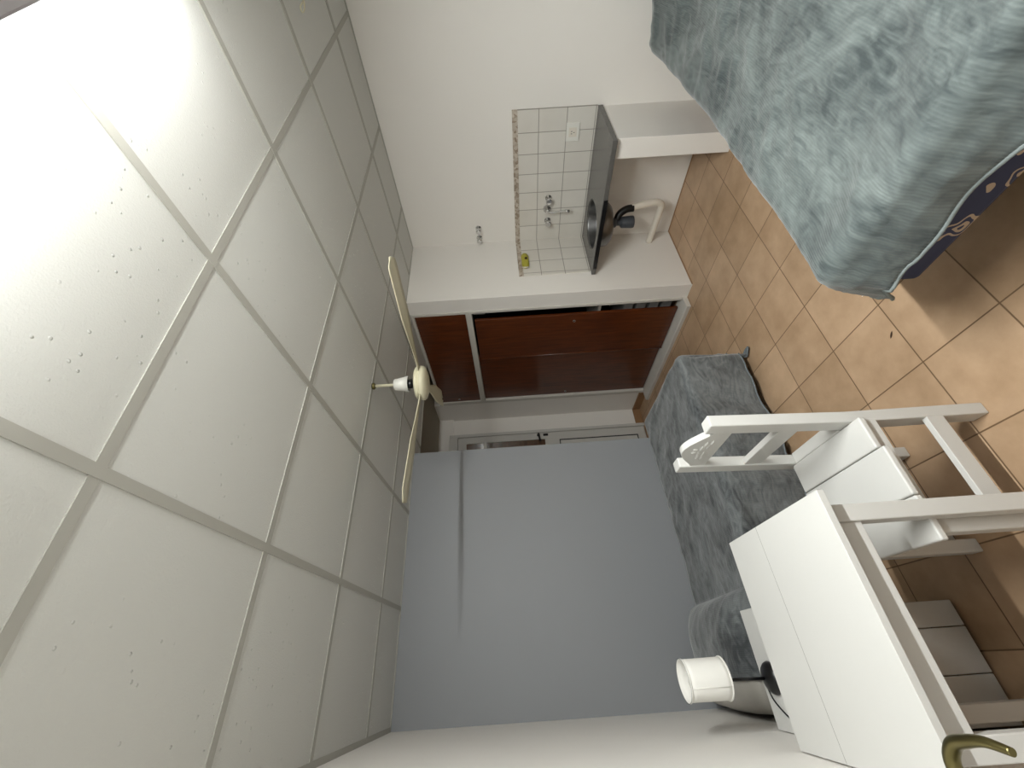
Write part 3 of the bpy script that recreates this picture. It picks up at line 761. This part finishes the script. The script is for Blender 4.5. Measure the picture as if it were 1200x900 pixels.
# ---------------------------------------------------------------- bedside cabinet and lamp
r = thing('nightstand', 'white board nightstand between the table and the single bed', 'nightstand', (-0.05, 1.88, 0))
obj('top', B(-0.250, 0.145, 1.655, 2.045, 0.588, 0.606), 'wfurn', r, bevel=0.003)
bm = bmesh.new()
for a, b in ((-0.238, -0.106), (-0.1035, 0.0285), (0.031, 0.110)): box(bm, a, b, 1.695, 1.713, 0.012, 0.587)
obj('front_panel', bm, 'wfurn', r, bevel=0.003)
obj('side_panel', B(0.092, 0.110, 1.713, 2.03, 0.0, 0.587), 'wfurn', r, bevel=0.002)
obj('side_panel', B(-0.238, -0.220, 1.713, 2.03, 0.0, 0.587), 'wfurn', r, bevel=0.002)
obj('back_panel', B(-0.22, 0.092, 2.012, 2.03, 0.03, 0.587), 'wfurn', r)

LX, LY = -0.088, 1.945
r = thing('table_lamp', 'small lamp with white drum shade and black foot on the nightstand', 'lamp', (LX, LY, 0.606))
bm = bmesh.new(); lathe(bm, (LX, LY, 0.606), [(0.052, 0), (0.054, 0.006), (0.050, 0.016), (0.040, 0.026), (0.02, 0.032), (0.008, 0.036)], 32); obj('base', bm, 'black', r)
bm = bmesh.new(); tube(bm, [(LX, LY, 0.64), (LX+0.004, LY, 0.83)], 0.0055, 10); obj('stem', bm, 'black', r)
sx, sy = LX+0.010, LY
bm = bmesh.new(); rings(bm, [[(sx+rr*math.cos(2*PI*k/48), sy+rr*math.sin(2*PI*k/48), z) for k in range(48)] for rr, z in ((0.0685, 0.792), (0.0683, 0.81), (0.0675, 0.92), (0.0675, 0.942))], False, False)
o = obj('shade', bm, 'shade', r); s = o.modifiers.new('thick', 'SOLIDIFY'); s.thickness = 0.0025
bm = bmesh.new()
for z, rr in ((0.792, 0.069), (0.942, 0.068)):
    tube(bm, [(sx+rr*math.cos(2*PI*k/48), sy+rr*math.sin(2*PI*k/48), z) for k in range(48)], 0.0032, 8, closed=True)
aa = math.radians(250)
tube(bm, [(sx+0.0692*math.cos(aa), sy+0.0692*math.sin(aa), 0.792), (sx+0.0682*math.cos(aa), sy+0.0682*math.sin(aa), 0.942)], 0.0016, 6)
obj('piping', bm, 'shade', o)
bm = bmesh.new()
for k in range(72):
    a = 2*PI*k/72; ellipsoid(bm, (sx+0.070*math.cos(a), sy+0.070*math.sin(a), 0.9452), (0.0012, 0.0012, 0.0012), 4)
obj('stitching', bm, 'dkplastic', o)
bm = bmesh.new(); lathe(bm, (LX+0.004, LY, 0.82), [(0.016, 0), (0.016, 0.03)], 14); lathe(bm, (LX+0.004, LY, 0.85), [(0.012, 0), (0.027, 0.03), (0.028, 0.05), (0.018, 0.072), (0.004, 0.078)], 18); obj('bulb', bm, 'white_plastic', r)
bm = bmesh.new()
tube(bm, smooth_path([(LX-0.004, LY+0.04, 0.612), (LX-0.02, LY+0.065, 0.610), (LX-0.07, LY+0.05, 0.609), (LX-0.115, LY-0.02, 0.609), (LX-0.14, LY-0.09, 0.609), (-0.243, LY-0.17, 0.609)]), 0.0028, 8)
obj('cable', bm, 'black', r)

# ---------------------------------------------------------------- small things
bm = bmesh.new()
tube(bm, smooth_path([(2.204, 0.42, ZC-0.002), (2.30, 0.40, ZC-0.03), (2.40, 0.42, 2.262), (2.35, 0.455, 2.262), (2.294, 0.466, 2.266), (2.262, 0.469, 2.266), (2.232, 0.470, 2.266), (2.222, 0.481, 2.266), (2.232, 0.490, 2.266), (2.262, 0.4885, 2.266), (2.283, 0.478, 2.266), (2.297, 0.466, 2.267)], 6), 0.003, 8)
cd = tag(obj('hanging_cord', bm, 'cream'), 'thin pale cord ending in a loop below the ceiling panels', 'cord')
bm = bmesh.new(); lathe(bm, (2.204, 0.428, ZC-0.0005), [(0.014, 0), (0.014, -0.008), (0.006, -0.014)], 14); obj('ceiling_clip', bm, 'white_plastic', cd)
bm = bmesh.new()
rings(bm, [[(1.0+0.011*(1-abs(t_)**2)*math.cos(a)*0.45+0.010*t_, 1.283-0.012*t_, 0.003+0.0028*(1-t_*t_)*math.sin(a)) for a in (0, PI/3, 2*PI/3, PI, 4*PI/3, 5*PI/3)] for t_ in (-0.98, -0.6, -0.2, 0.2, 0.6, 0.98)])
tag(obj('dry_leaf', bm, 'dirt'), 'tiny dark dry leaf lying on the floor tiles', 'leaf')
